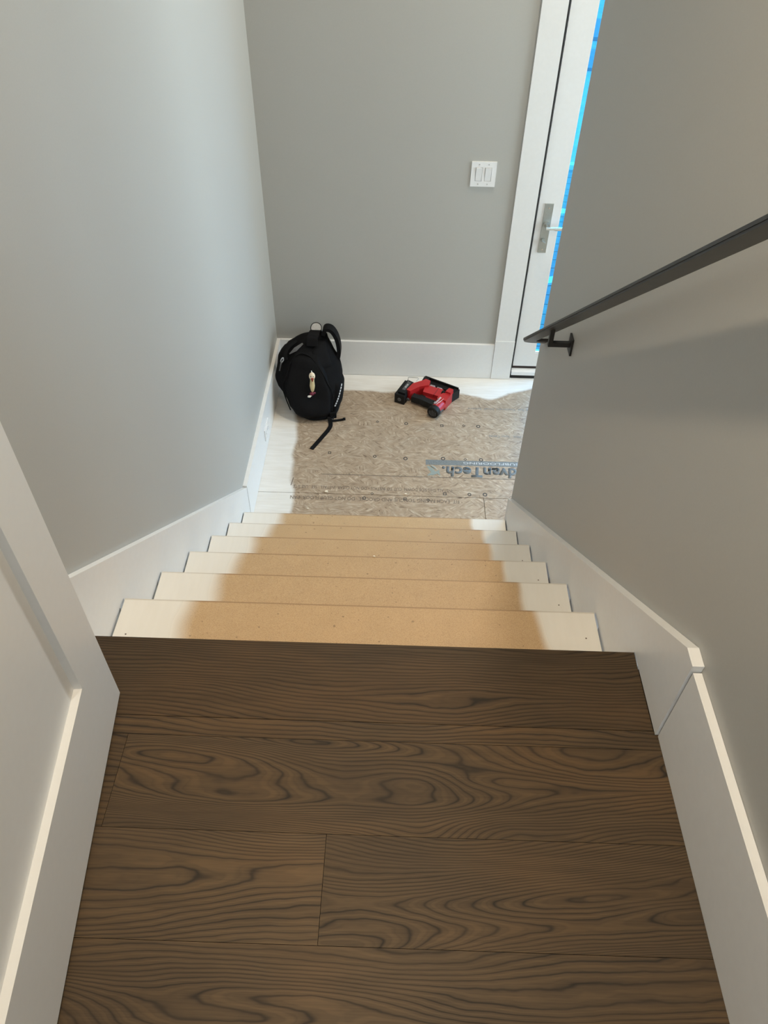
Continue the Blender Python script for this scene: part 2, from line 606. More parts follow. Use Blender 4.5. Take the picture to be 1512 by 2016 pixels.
def window(name, axis, c, a0, a1, z0, z1):
    """a plain two-sash window set in an opening; axis x or y is the wall normal"""
    root = empty(name, (0, 0, 0))
    root['kind'] = 'structure'

    def B(d0, d1, u0, u1, w0, w1):
        return bx(d0, d1, u0, u1, w0, w1) if axis == 'x' else bx(u0, u1, d0, d1, w0, w1)
    f = B(c - 0.03, c + 0.03, a0, a0 + 0.05, z0, z1)
    for (u0, u1, w0, w1) in ((a1 - 0.05, a1, z0, z1), (a0 + .05, a1 - .05, z0, z0 + 0.05), (a0 + .05, a1 - .05, z1 - 0.05, z1),
                             ((a0 + a1) / 2 - .02, (a0 + a1) / 2 + .02, z0 + .05, z1 - .05)):
        box(f, *((c - .03, c + .03, u0, u1, w0, w1) if axis == 'x' else (u0, u1, c - .03, c + .03, w0, w1)))
    obj('window_frame', f, 'trim_paint', root)
    h = (a0 + a1) / 2
    obj('pane', B(c - .003, c + .003, a0 + .05, h - .02, z0 + .05, z1 - .05), 'clear_glass', root)
    obj('pane', B(c - .003, c + .003, h + .02, a1 - .05, z0 + .05, z1 - .05), 'clear_glass', root)
    return root


window('added_window_1', 'x', 2.60, 1.30, 2.86, -0.75, 0.95)  # side-hall window added out of view as a daylight source
window('added_window_3', 'y', 3.0, 1.78, 2.50, -1.10, 0.90)  # unseen sidelight added beside the door for its fill
window('added_window_4', 'y', -2.66, -0.5, 0.5, 0.80, 2.10)  # hall window added behind the viewer for the cool fill
window('added_window_2', 'y', 3.0, 0.80, 1.60, 1.12, 2.20)  # unseen transom added to light the stairs and left wall

# ------------------------------------------------------------------ upper floor: planks
fl = struct('floor', bx(WL, WR, -2.60, -0.03, -0.06, -0.0195), 'gap_dark')
rows = [(-0.1875, -0.2285, [WL + 0.004, WR]), (-0.2285, -0.4115, [WL + 0.004, -0.491, WR]),
        (-0.4115, -0.5915, [WL + 0.004, -0.0845, WR]), (-0.5915, -0.772, [WL + 0.004, 0.71]),
        (-0.772, -0.952, [WL + 0.004, 0.22, WR]), (-0.952, -1.132, [WL + 0.004, -0.2, WR]),
        (-1.132, -1.312, [WL + 0.004, 0.3, WR]), (-1.312, -1.492, [WL + 0.004, WR]),
        (-1.492, -1.672, [WL + 0.004, -0.3, WR]), (-1.672, -1.852, [WL + 0.004, WR]),
        (-1.852, -2.032, [WL + 0.004, 0.1, WR]), (-2.032, -2.212, [WL + 0.004, WR]),
        (-2.212, -2.392, [WL + 0.004, -0.4, WR]), (-2.392, -2.60, [WL + 0.004, WR])]
# seed, figure, rings per metre, brightness of the planks in view
seeds = {(0, 0): (0.4, 14, 95, 0.95), (1, 0): (1.3, 12, 80, 0.95), (1, 1): (4.15, 44, 62, 1.0), (2, 0): (2.2, 20, 95, 1.18),
         (2, 1): (6.35, 46, 58, 1.0), (3, 0): (3.3, 20, 92, 1.08)}
for i, (y1, y0, xs) in enumerate(rows):
    for k in range(len(xs) - 1):
        a, bb = xs[k], min(xs[k + 1], WR - 0.002)
        o = obj('plank', bx(a + 0.0004, bb - 0.0004, y0 + 0.0004, y1 - 0.0004, -0.019, 0.0), 'dark_oak', fl, bevel=0.0009)
        sd = seeds.get((i, k), (random.uniform(0, 9), random.uniform(14, 40), random.uniform(60, 95), random.uniform(0.92, 1.08)))
        o['seed'], o['rings'], o['pitch'], o['tone'] = sd
# square-edged nosing board at the head of the stairs
o = obj('plank', bx(XL + 0.002, XR - 0.001, -0.187, 0.0, -0.034, 0.0005), 'dark_oak', fl, bevel=0.0015)
o['seed'], o['rings'], o['pitch'], o['tone'] = 8.2, 16.0, 120.0, 0.80
o['label'] = 'darker square-edged oak nosing board at the head of the stairs'

# ------------------------------------------------------------------ staircase
st_root = tag(empty('staircase', (0, 0.75, ZL)), 'unfinished wooden staircase with tan board treads and white overspray at both ends', 'staircase')
st_root['kind'] = 'thing'


def child(o, root):
    """keep world-space meshes under a root that sits elsewhere"""
    o.parent = root
    o.matrix_parent_inverse = root.matrix_basis.inverted()
    return o


bpy.context.view_layer.update()
for i in range(1, 7):
    z = -R * i
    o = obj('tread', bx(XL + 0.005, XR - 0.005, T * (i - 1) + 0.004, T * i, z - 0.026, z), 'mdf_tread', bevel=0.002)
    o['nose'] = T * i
    child(o, st_root)
    # a few pin holes at the ends
    for px, py in ((-0.64, 0.05), (0.515, 0.08)):
        yy = T * (i - 1) + py + 0.09
        child(obj('nail_hole', cy((px, yy, z), (px, yy, z + 0.0004), 0.0022, n=8), 'print_line'), st_root)
for i in range(1, 8):  # risers
    zt = -R * (i - 1) - (0.034 if i == 1 else 0.026)
    child(obj('riser', bx(XL + 0.005, XR - 0.005, T * (i - 1) - 0.022, T * (i - 1) - 0.004, -R * i + (0.0 if i < 7 else 0.002), zt), 'mdf_tread'), st_root)
for x in (XL + 0.03, -0.06, XR - 0.07):
    child(obj('stringer', pr([(0.0, -0.24), (0.0, -0.50), (1.10, ZL + 0.002), (1.47, ZL + 0.002), (1.47, ZL + 0.10)], x, x + 0.04, 'x'), 'framing_timber'), st_root)

# ------------------------------------------------------------------ skirts and baseboards


def skirt(x0, x1, c, ytop, zk, yend):
    # the underside follows the treads, so the joint at their ends is an open dark gap
    pts = [(ytop, 0.002), (ytop, zk - 0.002), (ytop + 0.038, zk), (yend, c - SL * yend), (yend, ZL + 0.002), (6 * T + 0.001, ZL + 0.002)]
    for i in range(6, 0, -1):
        pts += [(T * i + 0.001, -R * i - 0.001), (T * (i - 1) + 0.001, -R * i - 0.001)]
    pts += [(0.001, 0.002)]
    return pr(pts, x0, x1, 'x')


struct('trim_1', skirt(XR, WR - 0.0005, 0.129, -0.196, 0.248, 1.549), 'trim_paint', bevel=0.001)
struct('trim_2', skirt(WL + 0.0005, XL, 0.1335, -0.196, 0.2835, 1.640), 'trim_paint', bevel=0.001)
struct('baseboard_right', bx(XR + 0.0055, WR - 0.0005, -2.60, -0.1985, 0.001, 0.229), 'trim_paint', bevel=0.001)
struct('baseboard_left_upper', bx(WL + 0.0005, XL - 0.004, -2.60, -0.1965, 0.001, 0.229), 'trim_paint', bevel=0.001)
struct('baseboard_left', bx(WL + 0.0005, XL + 0.0015, 1.641, YB - 0.001, ZL + 0.002, ZL + 0.2366), 'trim_paint', bevel=0.001)
struct('baseboard_back', bx(XL + 0.0025, 0.6035, 2.912, YB - 0.0005, ZL + 0.002, ZL + 0.2366), 'trim_paint', bevel=0.001)

# ------------------------------------------------------------------ landing subfloor
lf = struct('floor_landing', bx(WL, 2.54, 0.20, YB, ZL - 0.05, ZL - 0.0215), 'gap_dark')
for a, bb, y0, y1 in ((WL, 2.54, 1.8515, YB), (WL, 0.4915, 1.478, 1.8485), (0.4940, 2.54, 1.577, 1.8485), (0.70, 2.54, 0.20, 1.574)):
    obj('panel', bx(a, bb, y0, y1, ZL - 0.021, ZL), 'strand_board', lf, bevel=0.0012)

ZP = ZL + 0.0002
bm = bx(0.196, 0.99, 2.097, 2.138, ZP, ZP + 0.0003)
obj('printed_bar', bm, 'print_faint', lf)


def floor_text(body, xr_, ytop, w, h, mat, shear=0.0, bold=0.0, name='lettering', dz=0.0, rot=math.pi):
    """lettering on the board that reads from the door side; xr_, ytop is where the line starts"""
    bm = text_bm(body, w, h, 0.0003, shear, bold)
    M = Matrix.Translation((xr_, ytop, ZP + dz)) @ Matrix.Rotation(rot, 4, 'Z')
    bmesh.ops.transform(bm, matrix=M, verts=bm.verts)
    return obj(name, bm, mat, lf)


floor_text('AdvanTech.', 0.757, 2.088, 0.475, 0.083, 'print_ink', 0.10, 0.044)
floor_text('SUBFLOORING', 0.70, 2.126, 0.30, 0.017, 'label_white', 0.0, 0.0, dz=0.0004)
floor_text('INSTALL THIS SIDE DOWN  CUT TO INSTALL \u2022 DO NOT CLEAR  INSTALL . SEE . USE SITE', 0.331, 1.908, 0.83, 0.022, 'print_line')
floor_text('FIT  EACH FACING TONGUE AND GROOVE.  DO NOT GLUE FLOOR  PAN', 0.365, 1.828, 0.87, 0.024, 'print_line')
floor_text('Right most  See  Customers  Install  Systems', 0.90, 2.618, 0.45, 0.026, 'print_faint')
floor_text('Provide . Not   Span Tables', 0.83, 2.368, 0.275, 0.026, 'print_faint')
bm = bx(-0.36, 1.2, 1.996, 2.000, ZP, ZP + 0.0003)
obj('printed_line', bm, 'print_line', lf)
bm = bmesh.new()
strap(bm, [(-0.512, 1.905, ZP), (-0.505, 1.965, ZP)], Vector((1, 0, 0)), 0.004, 0.0003)
obj('printed_line', bm, 'print_line', lf)
# pale leaf emblem beside the lettering: two crossed curved strokes
bm = bmesh.new()
for lift, (pts, wd) in enumerate((([(0.205, 2.085), (0.222, 2.065), (0.235, 2.04), (0.232, 2.012)], [0.010, 0.024, 0.024, 0.008]),
                ([(0.205, 2.010), (0.222, 2.022), (0.245, 2.03), (0.270, 2.05)], [0.006, 0.020, 0.020, 0.006]),
                ([(0.272, 2.012), (0.262, 2.03), (0.262, 2.055)], [0.004, 0.014, 0.005]),
                ([(0.222, 2.09), (0.238, 2.078), (0.252, 2.06)], [0.004, 0.010, 0.004]))):
    strap(bm, [(x, y, ZP + 0.0002 + 0.0005 * lift) for x, y in pts], Vector((0.8, 0.6, 0)), wd, 0.0003)
obj('printed_emblem', bm, 'print_logo', lf)


def mark(kind, x, y, r):
    bm = bmesh.new()
    n = {'c': 16, 's': 4, 'd': 4}[kind]
    ph = math.pi / 4 if kind == 's' else 0
    outer = [bm.verts.new((x + r * math.cos(ph + q * 6.2832 / n), y + r * 1.15 * math.sin(ph + q * 6.2832 / n), ZP + 0.0002)) for q in range(n)]
    inner = [bm.verts.new((x + r * .55 * math.cos(ph + q * 6.2832 / n), y + r * .62 * math.sin(ph + q * 6.2832 / n), ZP + 0.0002)) for q in range(n)]
    for q in range(n):
        bm.faces.new((outer[q], outer[(q + 1) % n], inner[(q + 1) % n], inner[q]))
    rg = bmesh.ops.extrude_face_region(bm, geom=bm.faces[:])
    bmesh.ops.translate(bm, vec=(0, 0, 0.0002), verts=[e for e in rg['geom'] if isinstance(e, bmesh.types.BMVert)])
    obj('nail_mark', bm, 'mark_ink', lf)


for k, x, y, r in (('c', 0.088, 2.445, .011), ('d', -0.077, 2.455, .010), ('s', 0.292, 2.436, .013), ('d', 0.418, 2.440, .010), ('c', 0.500, 2.438, .012),
                   ('s', -0.330, 2.172, .012), ('c', -0.082, 2.152, .010), ('c', 0.086, 2.141, .012), ('c', 0.291, 2.150, .012), ('d', 0.412, 2.148, .010), ('c', 0.498, 2.148, .012),
                   ('c', -0.125, 1.824, .010), ('d', -0.085, 1.858, .009), ('s', 0.086, 1.826, .012), ('d', 0.205, 1.822, .010), ('s', 0.292, 1.872, .013),
                   ('c', 0.420, 1.873, .010), ('c', 0.501, 1.875, .012)):
    mark(k, x, y, r)

# ------------------------------------------------------------------ entry door on the landing
d1 = empty('door_1', (0.735, YB + 0.015, -1.253))
d1['kind'] = 'structure'
Y0, Y1 = YB + 0.015, YB + 0.060
DX0, DX1, DZ0, DZ1 = 0.735, 1.648, -1.253, 0.780
GX0, GX1, GZ0, GZ1 = 0.857, 1.520, -1.160, 0.640
f = bx(DX0, GX0, Y0, Y1, DZ0, DZ1)
box(f, GX1, DX1, Y0, Y1, DZ0, DZ1)
box(f, GX0, GX1, Y0, Y1, DZ0, GZ0)
box(f, GX0, GX1, Y0, Y1, GZ1, DZ1)
child(obj('door_leaf', f, 'trim_paint'), d1)
child(obj('pane', bx(GX0 - .002, GX1 + .002, Y0 + 0.006, Y0 + 0.012, GZ0 - .002, GZ1 + .002), 'clear_glass'), d1)
child(tag(obj('protective_film', bx(GX0 + .0005, GX1 - .0005, Y0 + 0.0040, Y0 + 0.0047, GZ0 + .013, GZ1 - .001), 'blue_film'), 'blue protective film still on the glass'), d1)
child(obj('glazing_bead', bx(GX0 + .001, GX1 - .001, Y0 + 0.0005, Y0 + 0.0035, GZ0 + .001, GZ0 + 0.010), 'trim_paint'), d1)
child(obj('door_sweep', bx(DX0 - 0.002, DX1, Y0 + 0.004, Y1, -1.272, -1.2535), 'sweep_rubber'), d1)
# lock set
bpy.context.view_layer.update()
hp = obj('handle_plate', bx(0.768, 0.812, Y0 - 0.007, Y0, -0.520, -0.255), 'satin_nickel', bevel=0.003)
child(hp, d1)


def sub(o, parent):
    bpy.context.view_layer.update()
    o.parent = parent
    o.matrix_parent_inverse = parent.matrix_world.inverted()
    return o


lv = cy((0.790, Y0 - 0.007, -0.367), (0.790, Y0 - 0.016, -0.367), 0.019)
cyl(lv, (0.790, Y0 - 0.016, -0.367), (0.790, Y0 - 0.052, -0.367), 0.009)
sub(obj('lever_neck', lv, 'satin_nickel', smooth=False), hp)
lv = cy((0.783, Y0 - 0.050, -0.367), (0.826, Y0 - 0.050, -0.367), 0.0085)
cyl(lv, (0.826, Y0 - 0.050, -0.367), (0.925, Y0 - 0.050, -0.368), 0.0105)
sub(obj('lever', lv, 'polished_nickel', smooth=False), hp)
tn = cy((0.787, Y0 - 0.007, -0.452), (0.787, Y0 - 0.012, -0.452), 0.013)
box(tn, -0.012, 0.012, -0.024, -0.0, -0.003, 0.003, M=Matrix.Translation((0.787, Y0 - 0.012, -0.452)) @ Matrix.Rotation(0.5, 4, 'Y'))
sub(obj('thumb_turn', tn, 'satin_nickel'), hp)
for z in (-0.277, -0.502):
    sub(obj('screw', cy((0.790, Y0 - 0.007, z), (0.790, Y0 - 0.0085, z), 0.0045, n=12), 'polished_nickel'), hp)

cs = bx(0.604, 0.7185, 2.912, YB, -1.0625, 0.90)
box(cs, 1.662, 1.776, 2.912, YB, -1.0625, 0.90)
box(cs, 0.604, 1.776, 2.910, YB, 0.90, 1.03)
struct('trim_3', cs, 'trim_paint')
pb = bx(0.6045, 0.7195, 2.9085, YB, ZL + 0.002, -1.063)
struct('trim_4', pb, 'trim_paint', bevel=0.001)
struct('trim_5', bx(1.661, 1.778, 2.9085, YB, ZL + 0.002, -1.063), 'trim_paint', bevel=0.001)
jb = bx(0.722, 0.7275, YB - 0.004, YB + 0.14, ZL + 0.002, 0.80)
box(jb, 1.652, 1.66, YB - 0.004, YB + 0.14, ZL + 0.002, 0.80)
box(jb, 0.7275, 1.652, YB, YB + 0.14, 0.79, 0.80)
struct('trim_6', jb, 'gap_dark')
sill = bx(0.7285, 1.651, YB - 0.012, YB + 0.20, -1.304, -1.282)
box(sill, 0.7285, 1.651, YB + 0.012, YB + 0.20, -1.282, -1.2735)
struct('trim_7', sill, 'trim_paint')
struct('sill_gap_shade', bx(0.7285, 1.651, YB - 0.004, YB + 0.2, ZL - 0.02, -1.3045), 'gap_dark')  # dark strip standing in for the shadow under the sill

# ------------------------------------------------------------------ outside, seen through the film
struct('ground_outside', bx(-4, 16, YB + 0.14, 26, -1.75, -1.50), 'concrete')
deck = tag(empty('deck', (1.6, 4.6, -1.50)), 'grey board deck outside the glass door seen through blue film', 'deck')
y = 3.35
k = 0
while y < 6.62:
    w = 0.14
    child(obj('deck_board', bx(-0.6, 4.6, y, y + w - 0.008, -1.492, -1.455), 'deck_board'), deck)
    y += w
child(obj('deck_edge', bx(-0.6, 4.6, 6.62, 6.70, -1.4995, -1.41), 'stone_edge'), deck)
bd = tag(obj('loose_board', bx(-1.4, 1.4, -0.045, 0.045, 0, 0.02), 'stone_edge', loc=(1.4, 4.46, -1.4545)), 'pale loose board lying across the deck outside the glass door', 'board')
bd.rotation_euler.z = 0.35
bd = tag(obj('loose_board', bx(-1.2, 1.2, -0.05, 0.05, 0, 0.022), 'stone_edge', loc=(1.5, 5.62, -1.4545)), 'pale loose board along the far end of the deck outside', 'board')
st_ = tag(empty('stone_step', (2.5, 11, -1.50)), 'grey stone step across the paving far outside the glass door', 'step')
child(obj('tread', bx(0.5, 6.0, 10.1, 11.0, -1.4995, -1.46), 'deck_board'), st_)
child(obj('riser', bx(0.5, 6.0, 11.6, 12.7, -1.4995, -1.45), 'deck_board'), st_)
fen = tag(empty('garden_wall', (4, 15, -1.5)), 'pale garden wall at the far side of the paving outside', 'wall')
for q in range(4):
    child(obj('panel', bx(-4 + q * 4, -0.01 + q * 4, 16.0, 16.12, -1.4995, 0.3), 'stone_edge'), fen)

# ------------------------------------------------------------------ light switch on the back wall
sw = tag(empty('light_switch', (0.430, YB, -0.109)), 'white double rocker light switch on the grey back wall beside the door', 'light switch')
pl_ = bx(-0.0625, 0.0625, -0.0065, -0.0002, -0.061, -0.034)
box(pl_, -0.0625, 0.0625, -0.0065, -0.0002, 0.034, 0.061)
for x0, x1 in ((-0.0625, -0.0405), (-0.0065, 0.0065), (0.0405, 0.0625)):
    box(pl_, x0, x1, -0.0065, -0.0002, -0.034, 0.034)
obj('plate', pl_, 'switch_plastic', sw)
for x in (-0.0235, 0.0235):
    p = pr([(-0.001, -0.0325), (-0.0055, -0.0325), (-0.0125, 0.0325), (-0.001, 0.0325)], x - 0.0152, x + 0.0152, 'x')
    obj('rocker', p, 'switch_plastic', sw)
    for z in (-0.048, 0.048):
        obj('screw', cy((x, -0.0064, z), (x, -0.0075, z), 0.003, n=10), 'screw_steel', sw)

# outlet set sideways in the left baseboard
ol = tag(empty('wall_outlet', (XL + 0.0017, 2.225, -1.2215)), 'white outlet plate set sideways in the left baseboard near the backpack', 'outlet')
obj('plate', bx(0.0002, 0.0045, -0.058, 0.058, -0.0355, 0.0355), 'switch_plastic', ol, bevel=0.0015)
for yy in (-0.0195, 0.0195):
    obj('receptacle', cy((0.0044, yy, 0), (0.0058, yy, 0), 0.0165, n=20), 'switch_plastic', ol)
    s3 = bmesh.new()
    for (a, c_) in ((-0.006, 0.005), (-0.006, -0.005), (0.007, 0)):
        box(s3, 0.0056, 0.0060, yy + a - .004, yy + a + .004, c_ - .0011, c_ + .0011)
    obj('slots', s3, 'gap_dark', ol)
obj('screw', cy((0.0044, 0, 0), (0.0054, 0, 0), 0.003, n=10), 'screw_steel', ol)

# ------------------------------------------------------------------ handrail
RX0, RX1, HU, HT = 0.4805, 0.5295, 0.956, 0.968
hr = tag(empty('handrail', (0.505, 1.13, 0.04)), 'dark flat steel handrail sloping down the right wall on a black bracket', 'handrail')
ya = -1.05
turn_y, rad = 1.440, 0.050


def hz(y, h):
    return h - SL * y


outline = []   # plan outline (x, y) of the bar seen along the slope normal
cx0 = 0.5295 + 0.012
outline += [(RX0, ya)]
cxr, cyr = RX0 + 0.062, turn_y
for q in range(0, 9):
    a = math.pi - q * (math.pi / 2) / 8
    outline.append((cxr + 0.062 * math.cos(a), cyr + 0.075 * math.sin(a)))
outline += [(WR - 0.0008, turn_y + 0.075), (WR - 0.0008, turn_y + 0.012), (RX1 + 0.016, turn_y + 0.012)]
for q in range(1, 5):
    a = math.pi / 2 + q * (math.pi / 2) / 4
    outline.append((RX1 + 0.016 + 0.016 * math.cos(a), turn_y - 0.006 + 0.018 * math.sin(a)))
outline += [(RX1, ya)]


def bar(h0, h1, inset):
    bm = bmesh.new()
    n = len(outline)
    P = []
    for i, (x, y) in enumerate(outline):
        a, b_ = Vector(outline[i - 1]), Vector(outline[(i + 1) % n])
        t = (b_ - a).normalized()
        nn = Vector((-t.y, t.x))
        k = 0 if x > WR - 0.01 or y < ya + 0.01 else inset
        P.append((x - nn.x * k * -1, y + nn.y * k))
    lo = [bm.verts.new((x, y, hz(y, h0))) for x, y in P]
    hi = [bm.verts.new((x, y, hz(y, h1))) for x, y in P]
    bm.faces.new(lo)
    bm.faces.new(hi[::-1])
    for i in range(n):
        j = (i + 1) % n
        bm.faces.new((lo[i], hi[i], hi[j], lo[j]))
    return bm


child(obj('rail', bar(HU - 0.001, HU + 0.0045, -0.0035), 'rail_steel', bevel=0.0008), hr)
child(obj('rail_cap', bar(HU + 0.0045, HT, 0.0), 'rail_steel', bevel=0.0012), hr)
for yb_ in (1.130, -0.55):
    zb = 0.056 + SL * (1.130 - yb_)
    br = obj('bracket_arm', bx(0.499, WR - 0.006, yb_ - 0.0075, yb_ + 0.0075, zb - 0.0085, zb + 0.0065), 'bracket_black', bevel=0.0008)
    child(br, hr)
    zt = hz(yb_, HU) - 0.0005
    ps = pr([(yb_ - 0.0075, zb + 0.006), (yb_ + 0.0075, zb + 0.006), (yb_ + 0.0075, zt - SL * 0.0075), (yb_ - 0.0075, zt + SL * 0.0075)], 0.4992, 0.5128, 'x')
    sub(obj('bracket_post', ps, 'bracket_black'), br)
    sub(obj('bracket_plate', bx(WR - 0.0065, WR - 0.0006, yb_ - 0.022, yb_ + 0.022, zb - 0.031, zb + 0.027), 'bracket_black', bevel=0.001), br)

# ------------------------------------------------------------------ open panel door at the left
dd = Vector((0.061, -0.567, 0)).normalized()
d2 = empty('door_2', (-0.528, -0.145, 0.012))
d2.rotation_euler = (0, 0, math.atan2(dd.y, dd.x))
d2['kind'] = 'structure'
# local x runs along the door towards the viewer, local y is the thickness (away from the room is -y)
TH, STL, BR, DW, DH, RC = 0.035, 0.114, 0.200, 0.765, 2.03, 0.0145
f = bx(0, STL, -TH, 0, 0, DH)
box(f, DW - STL, DW, -TH, 0, 0, DH)
box(f, STL, DW - STL, -TH, 0, 0, BR)
box(f, STL, DW - STL, -TH, 0, DH - 0.12, DH)
obj('door_frame', f, 'door_paint', d2)
obj('door_panel', bx(STL - .005, DW - STL + .005, -TH + RC, -RC, BR - .005, DH - 0.115), 'door_paint', d2)

# ------------------------------------------------------------------ ceiling lamps
for x, y, p in LAMPS:
    where = {-0.28: 'above the head of the stairs', -2.1: 'in the hall behind the viewer', 2.42: 'above the landing'}[y]
    rl = tag(empty('recessed_light', (x, y, ZC)), 'round recessed ceiling light ' + where, 'ceiling light', 'recessed ceiling lights')
    bm = bmesh.new()
    tube(bm, [(0.068 * math.cos(q * 6.2832 / 28), 0.068 * math.sin(q * 6.2832 / 28), -0.004) for q in range(28)], 0.007, 6, True)
    obj('trim_ring', bm, 'trim_paint', rl, smooth=True)
    obj('diffuser', cy((0, 0, -0.0008), (0, 0, -0.003), 0.062, n=28), 'lamp_diffuser', rl)
    l = bpy.data.lights.new('lamp_light', 'AREA')
    l.shape = 'DISK'
    l.size = 0.09
    l.energy = p
    l.color = WARM
    l.spread = math.radians(165 if y > 2 else 130)
    lo_ = bpy.data.objects.new('lamp_light', l)
    COL.objects.link(lo_)
    lo_.location = (x, y, ZC - 0.010)

# ------------------------------------------------------------------ backpack
bp = tag(empty('backpack', (-0.455, 2.62, ZL)), 'black nylon backpack slumped in the corner with a strap trailing on the floor', 'backpack')
# rows of the standing bag: left, right, front-face reference y, height
RW = [(-0.470, -0.345, 2.500, -1.3285), (-0.515, -0.320, 2.508, -1.318), (-0.560, -0.303, 2.520, -1.293), (-0.592, -0.288, 2.539, -1.257), (-0.618, -0.281, 2.567, -1.209),
      (-0.646, -0.279, 2.594, -1.158), (-0.655, -0.284, 2.608, -1.133), (-0.644, -0.298, 2.636, -1.083), (-0.638, -0.330, 2.663, -1.033),
      (-0.613, -0.350, 2.684, -0.996), (-0.561, -0.362, 2.701, -0.964), (-0.520, -0.368, 2.712, -0.942)]
DEP = [0.075, 0.105, 0.118, 0.122, 0.122, 0.120, 0.118, 0.110, 0.098, 0.082, 0.060, 0.035]


def bag_point(t, a, push=0.0):
    """t along the rows (0..11), a = angle round the bag (0 faces the viewer)"""
    i = min(int(t), len(RW) - 2)
    f_ = t - i
    x0, x1, yy, z = [RW[i][q] * (1 - f_) + RW[i + 1][q] * f_ for q in range(4)]
    dp = DEP[i] * (1 - f_) + DEP[i + 1] * f_
    cxx, hw = (x0 + x1) / 2, (x1 - x0) / 2
    s, c = math.sin(a), math.cos(a)
    ex = 0.78
    px = math.copysign(abs(s) ** ex, s)
    py = -math.copysign(abs(c) ** ex, c)
    ny = yy + 0.030 + py * dp
    # the right side turns away from the viewer: shear the section a little
    ny += 0.12 * px * hw
    n = Vector((s * 1.0, -c, 0.15)).normalized()
    return Vector((cxx + px * hw, ny, z)) + n * push


def bag_noise(p):
    return noise.noise(p * 9.0) * 0.010 + noise.noise(p * 24.0) * 0.0045


NA, NT = 44, 34
bm = bmesh.new()
grid = []
for j in range(NT + 1):
    t = j / NT * 11
    ring = []
    for i in range(NA):
        a = i / NA * 2 * math.pi
        p = bag_point(t, a)
        w = bag_noise(p) * min(1.0, t / 1.5)
        n = Vector((math.sin(a), -math.cos(a), 0.1))
        p = p + n * (w - 0.004)
        p.z = max(p.z, ZL + 0.0006)
        p.x = max(p.x, XL + 0.004)
        p.y = min(p.y, 2.907)
        ring.append(bm.verts.new(p))
    grid.append(ring)
for A, B in zip(grid, grid[1:]):
    for i in range(NA):
        bm.faces.new((A[i], A[(i + 1) % NA], B[(i + 1) % NA], B[i]))
bm.faces.new(grid[0][::-1])
topc = bm.verts.new(sum((v.co for v in grid[-1]), Vector()) / NA + Vector((0, 0, 0.012)))
for i in range(NA):
    bm.faces.new((grid[-1][i], grid[-1][(i + 1) % NA], topc))
child(obj('bag_body', bm, 'pack_nylon', smooth=True), bp)


def patch(t0, t1, a0, a1, push, edge, name, mat, n1=16, n2=16, shape=None):
    """a padded panel lying on the bag"""
    bm = bmesh.new()
    g_ = []
    for j in range(n1 + 1):
        r_ = []
        for i in range(n2 + 1):
            u, v_ = i / n2, j / n1
            t = t0 + (t1 - t0) * v_
            aa0, aa1 = (a0, a1) if shape is None else shape(v_)
            a = aa0 + (aa1 - aa0) * u
            m_ = min(u, 1 - u, v_, 1 - v_)
            k_ = min(1.0, m_ / edge)
            p = bag_point(t, a)
            nn = Vector((math.sin(a), -math.cos(a), 0.15)).normalized()
            p += nn * (bag_noise(p) * min(1, t / 1.5) - 0.006 + push * math.sin(k_ * math.pi / 2))
            p.z = max(p.z, ZL + 0.0008)
            r_.append(bm.verts.new(p))
        g_.append(r_)
    for A, B in zip(g_, g_[1:]):
        for i in range(n2):
            bm.faces.new((A[i], A[i + 1], B[i + 1], B[i]))
    o = obj(name, bm, mat, smooth=True)
    return child(o, bp)


patch(1.7, 9.2, -0.88, 0.62, 0.020, 0.12, 'front_pocket', 'pack_panel', 22, 20,
      shape=lambda v: (-0.86 + 0.46 * v ** 2, 0.66 - 0.30 * v ** 2))
patch(0.8, 5.6, 0.78, 1.65, 0.016, 0.15, 'side_pocket', 'pack_panel', 14, 10)
patch(4.2, 9.4, -1.75, -1.02, 0.014, 0.15, 'side_pocket', 'pack_nylon', 14, 10)
patch(7.2, 10.6, 0.10, 0.95, 0.012, 0.12, 'top_flap', 'pack_panel', 12, 12)


def on_bag(t, a, push):
    p = bag_point(t, a)
    nn = Vector((math.sin(a), -math.cos(a), 0.15)).normalized()
    return p + nn * (bag_noise(p) + push)


bm = bmesh.new()
tube(bm, [on_bag(9.1 - 0.0 * q + (-abs(q / 20 - 0.5) ** 2 * 26), -1.0 + q / 20 * 1.75, 0.012) for q in range(21)], 0.0035, 6)
child(obj('zip', bm, 'zip_black', smooth=True), bp)
# pale zip pull with its cord, left of the front pocket
zp = on_bag(8.15, -0.86, 0.020)
bm = bmesh.new()
tube(bm, [zp + Vector((0.0065 * math.cos(q * .5236) + 0.006 * math.sin(q * .5236), -0.004, 0.015 * math.sin(q * .5236))) for q in range(12)], 0.0034, 6, True)
child(obj('zip_pull', bm, 'pull_white', smooth=True), bp)
bm = bmesh.new()
z2 = on_bag(7.3, -0.98, 0.018)
strap(bm, [zp + Vector((-0.005, -0.003, -0.016)), (zp + z2) / 2 + Vector((0, -0.004, 0)), z2 + Vector((-0.002, 0, -0.02))], Vector((1, 0, 0)), 0.0075, 0.002)
child(obj('zip_cord', bm, 'pack_grey'), bp)
# grey fold of lining by the top left
bm = bmesh.new()
strap(bm, [on_bag(8.9, -0.62, 0.014), on_bag(9.5, -0.50, 0.016), on_bag(10.2, -0.38, 0.012)], Vector((1, 0.2, 0)), [0.004, 0.022, 0.010], 0.003)
child(obj('lining_fold', bm, 'pack_grey'), bp)
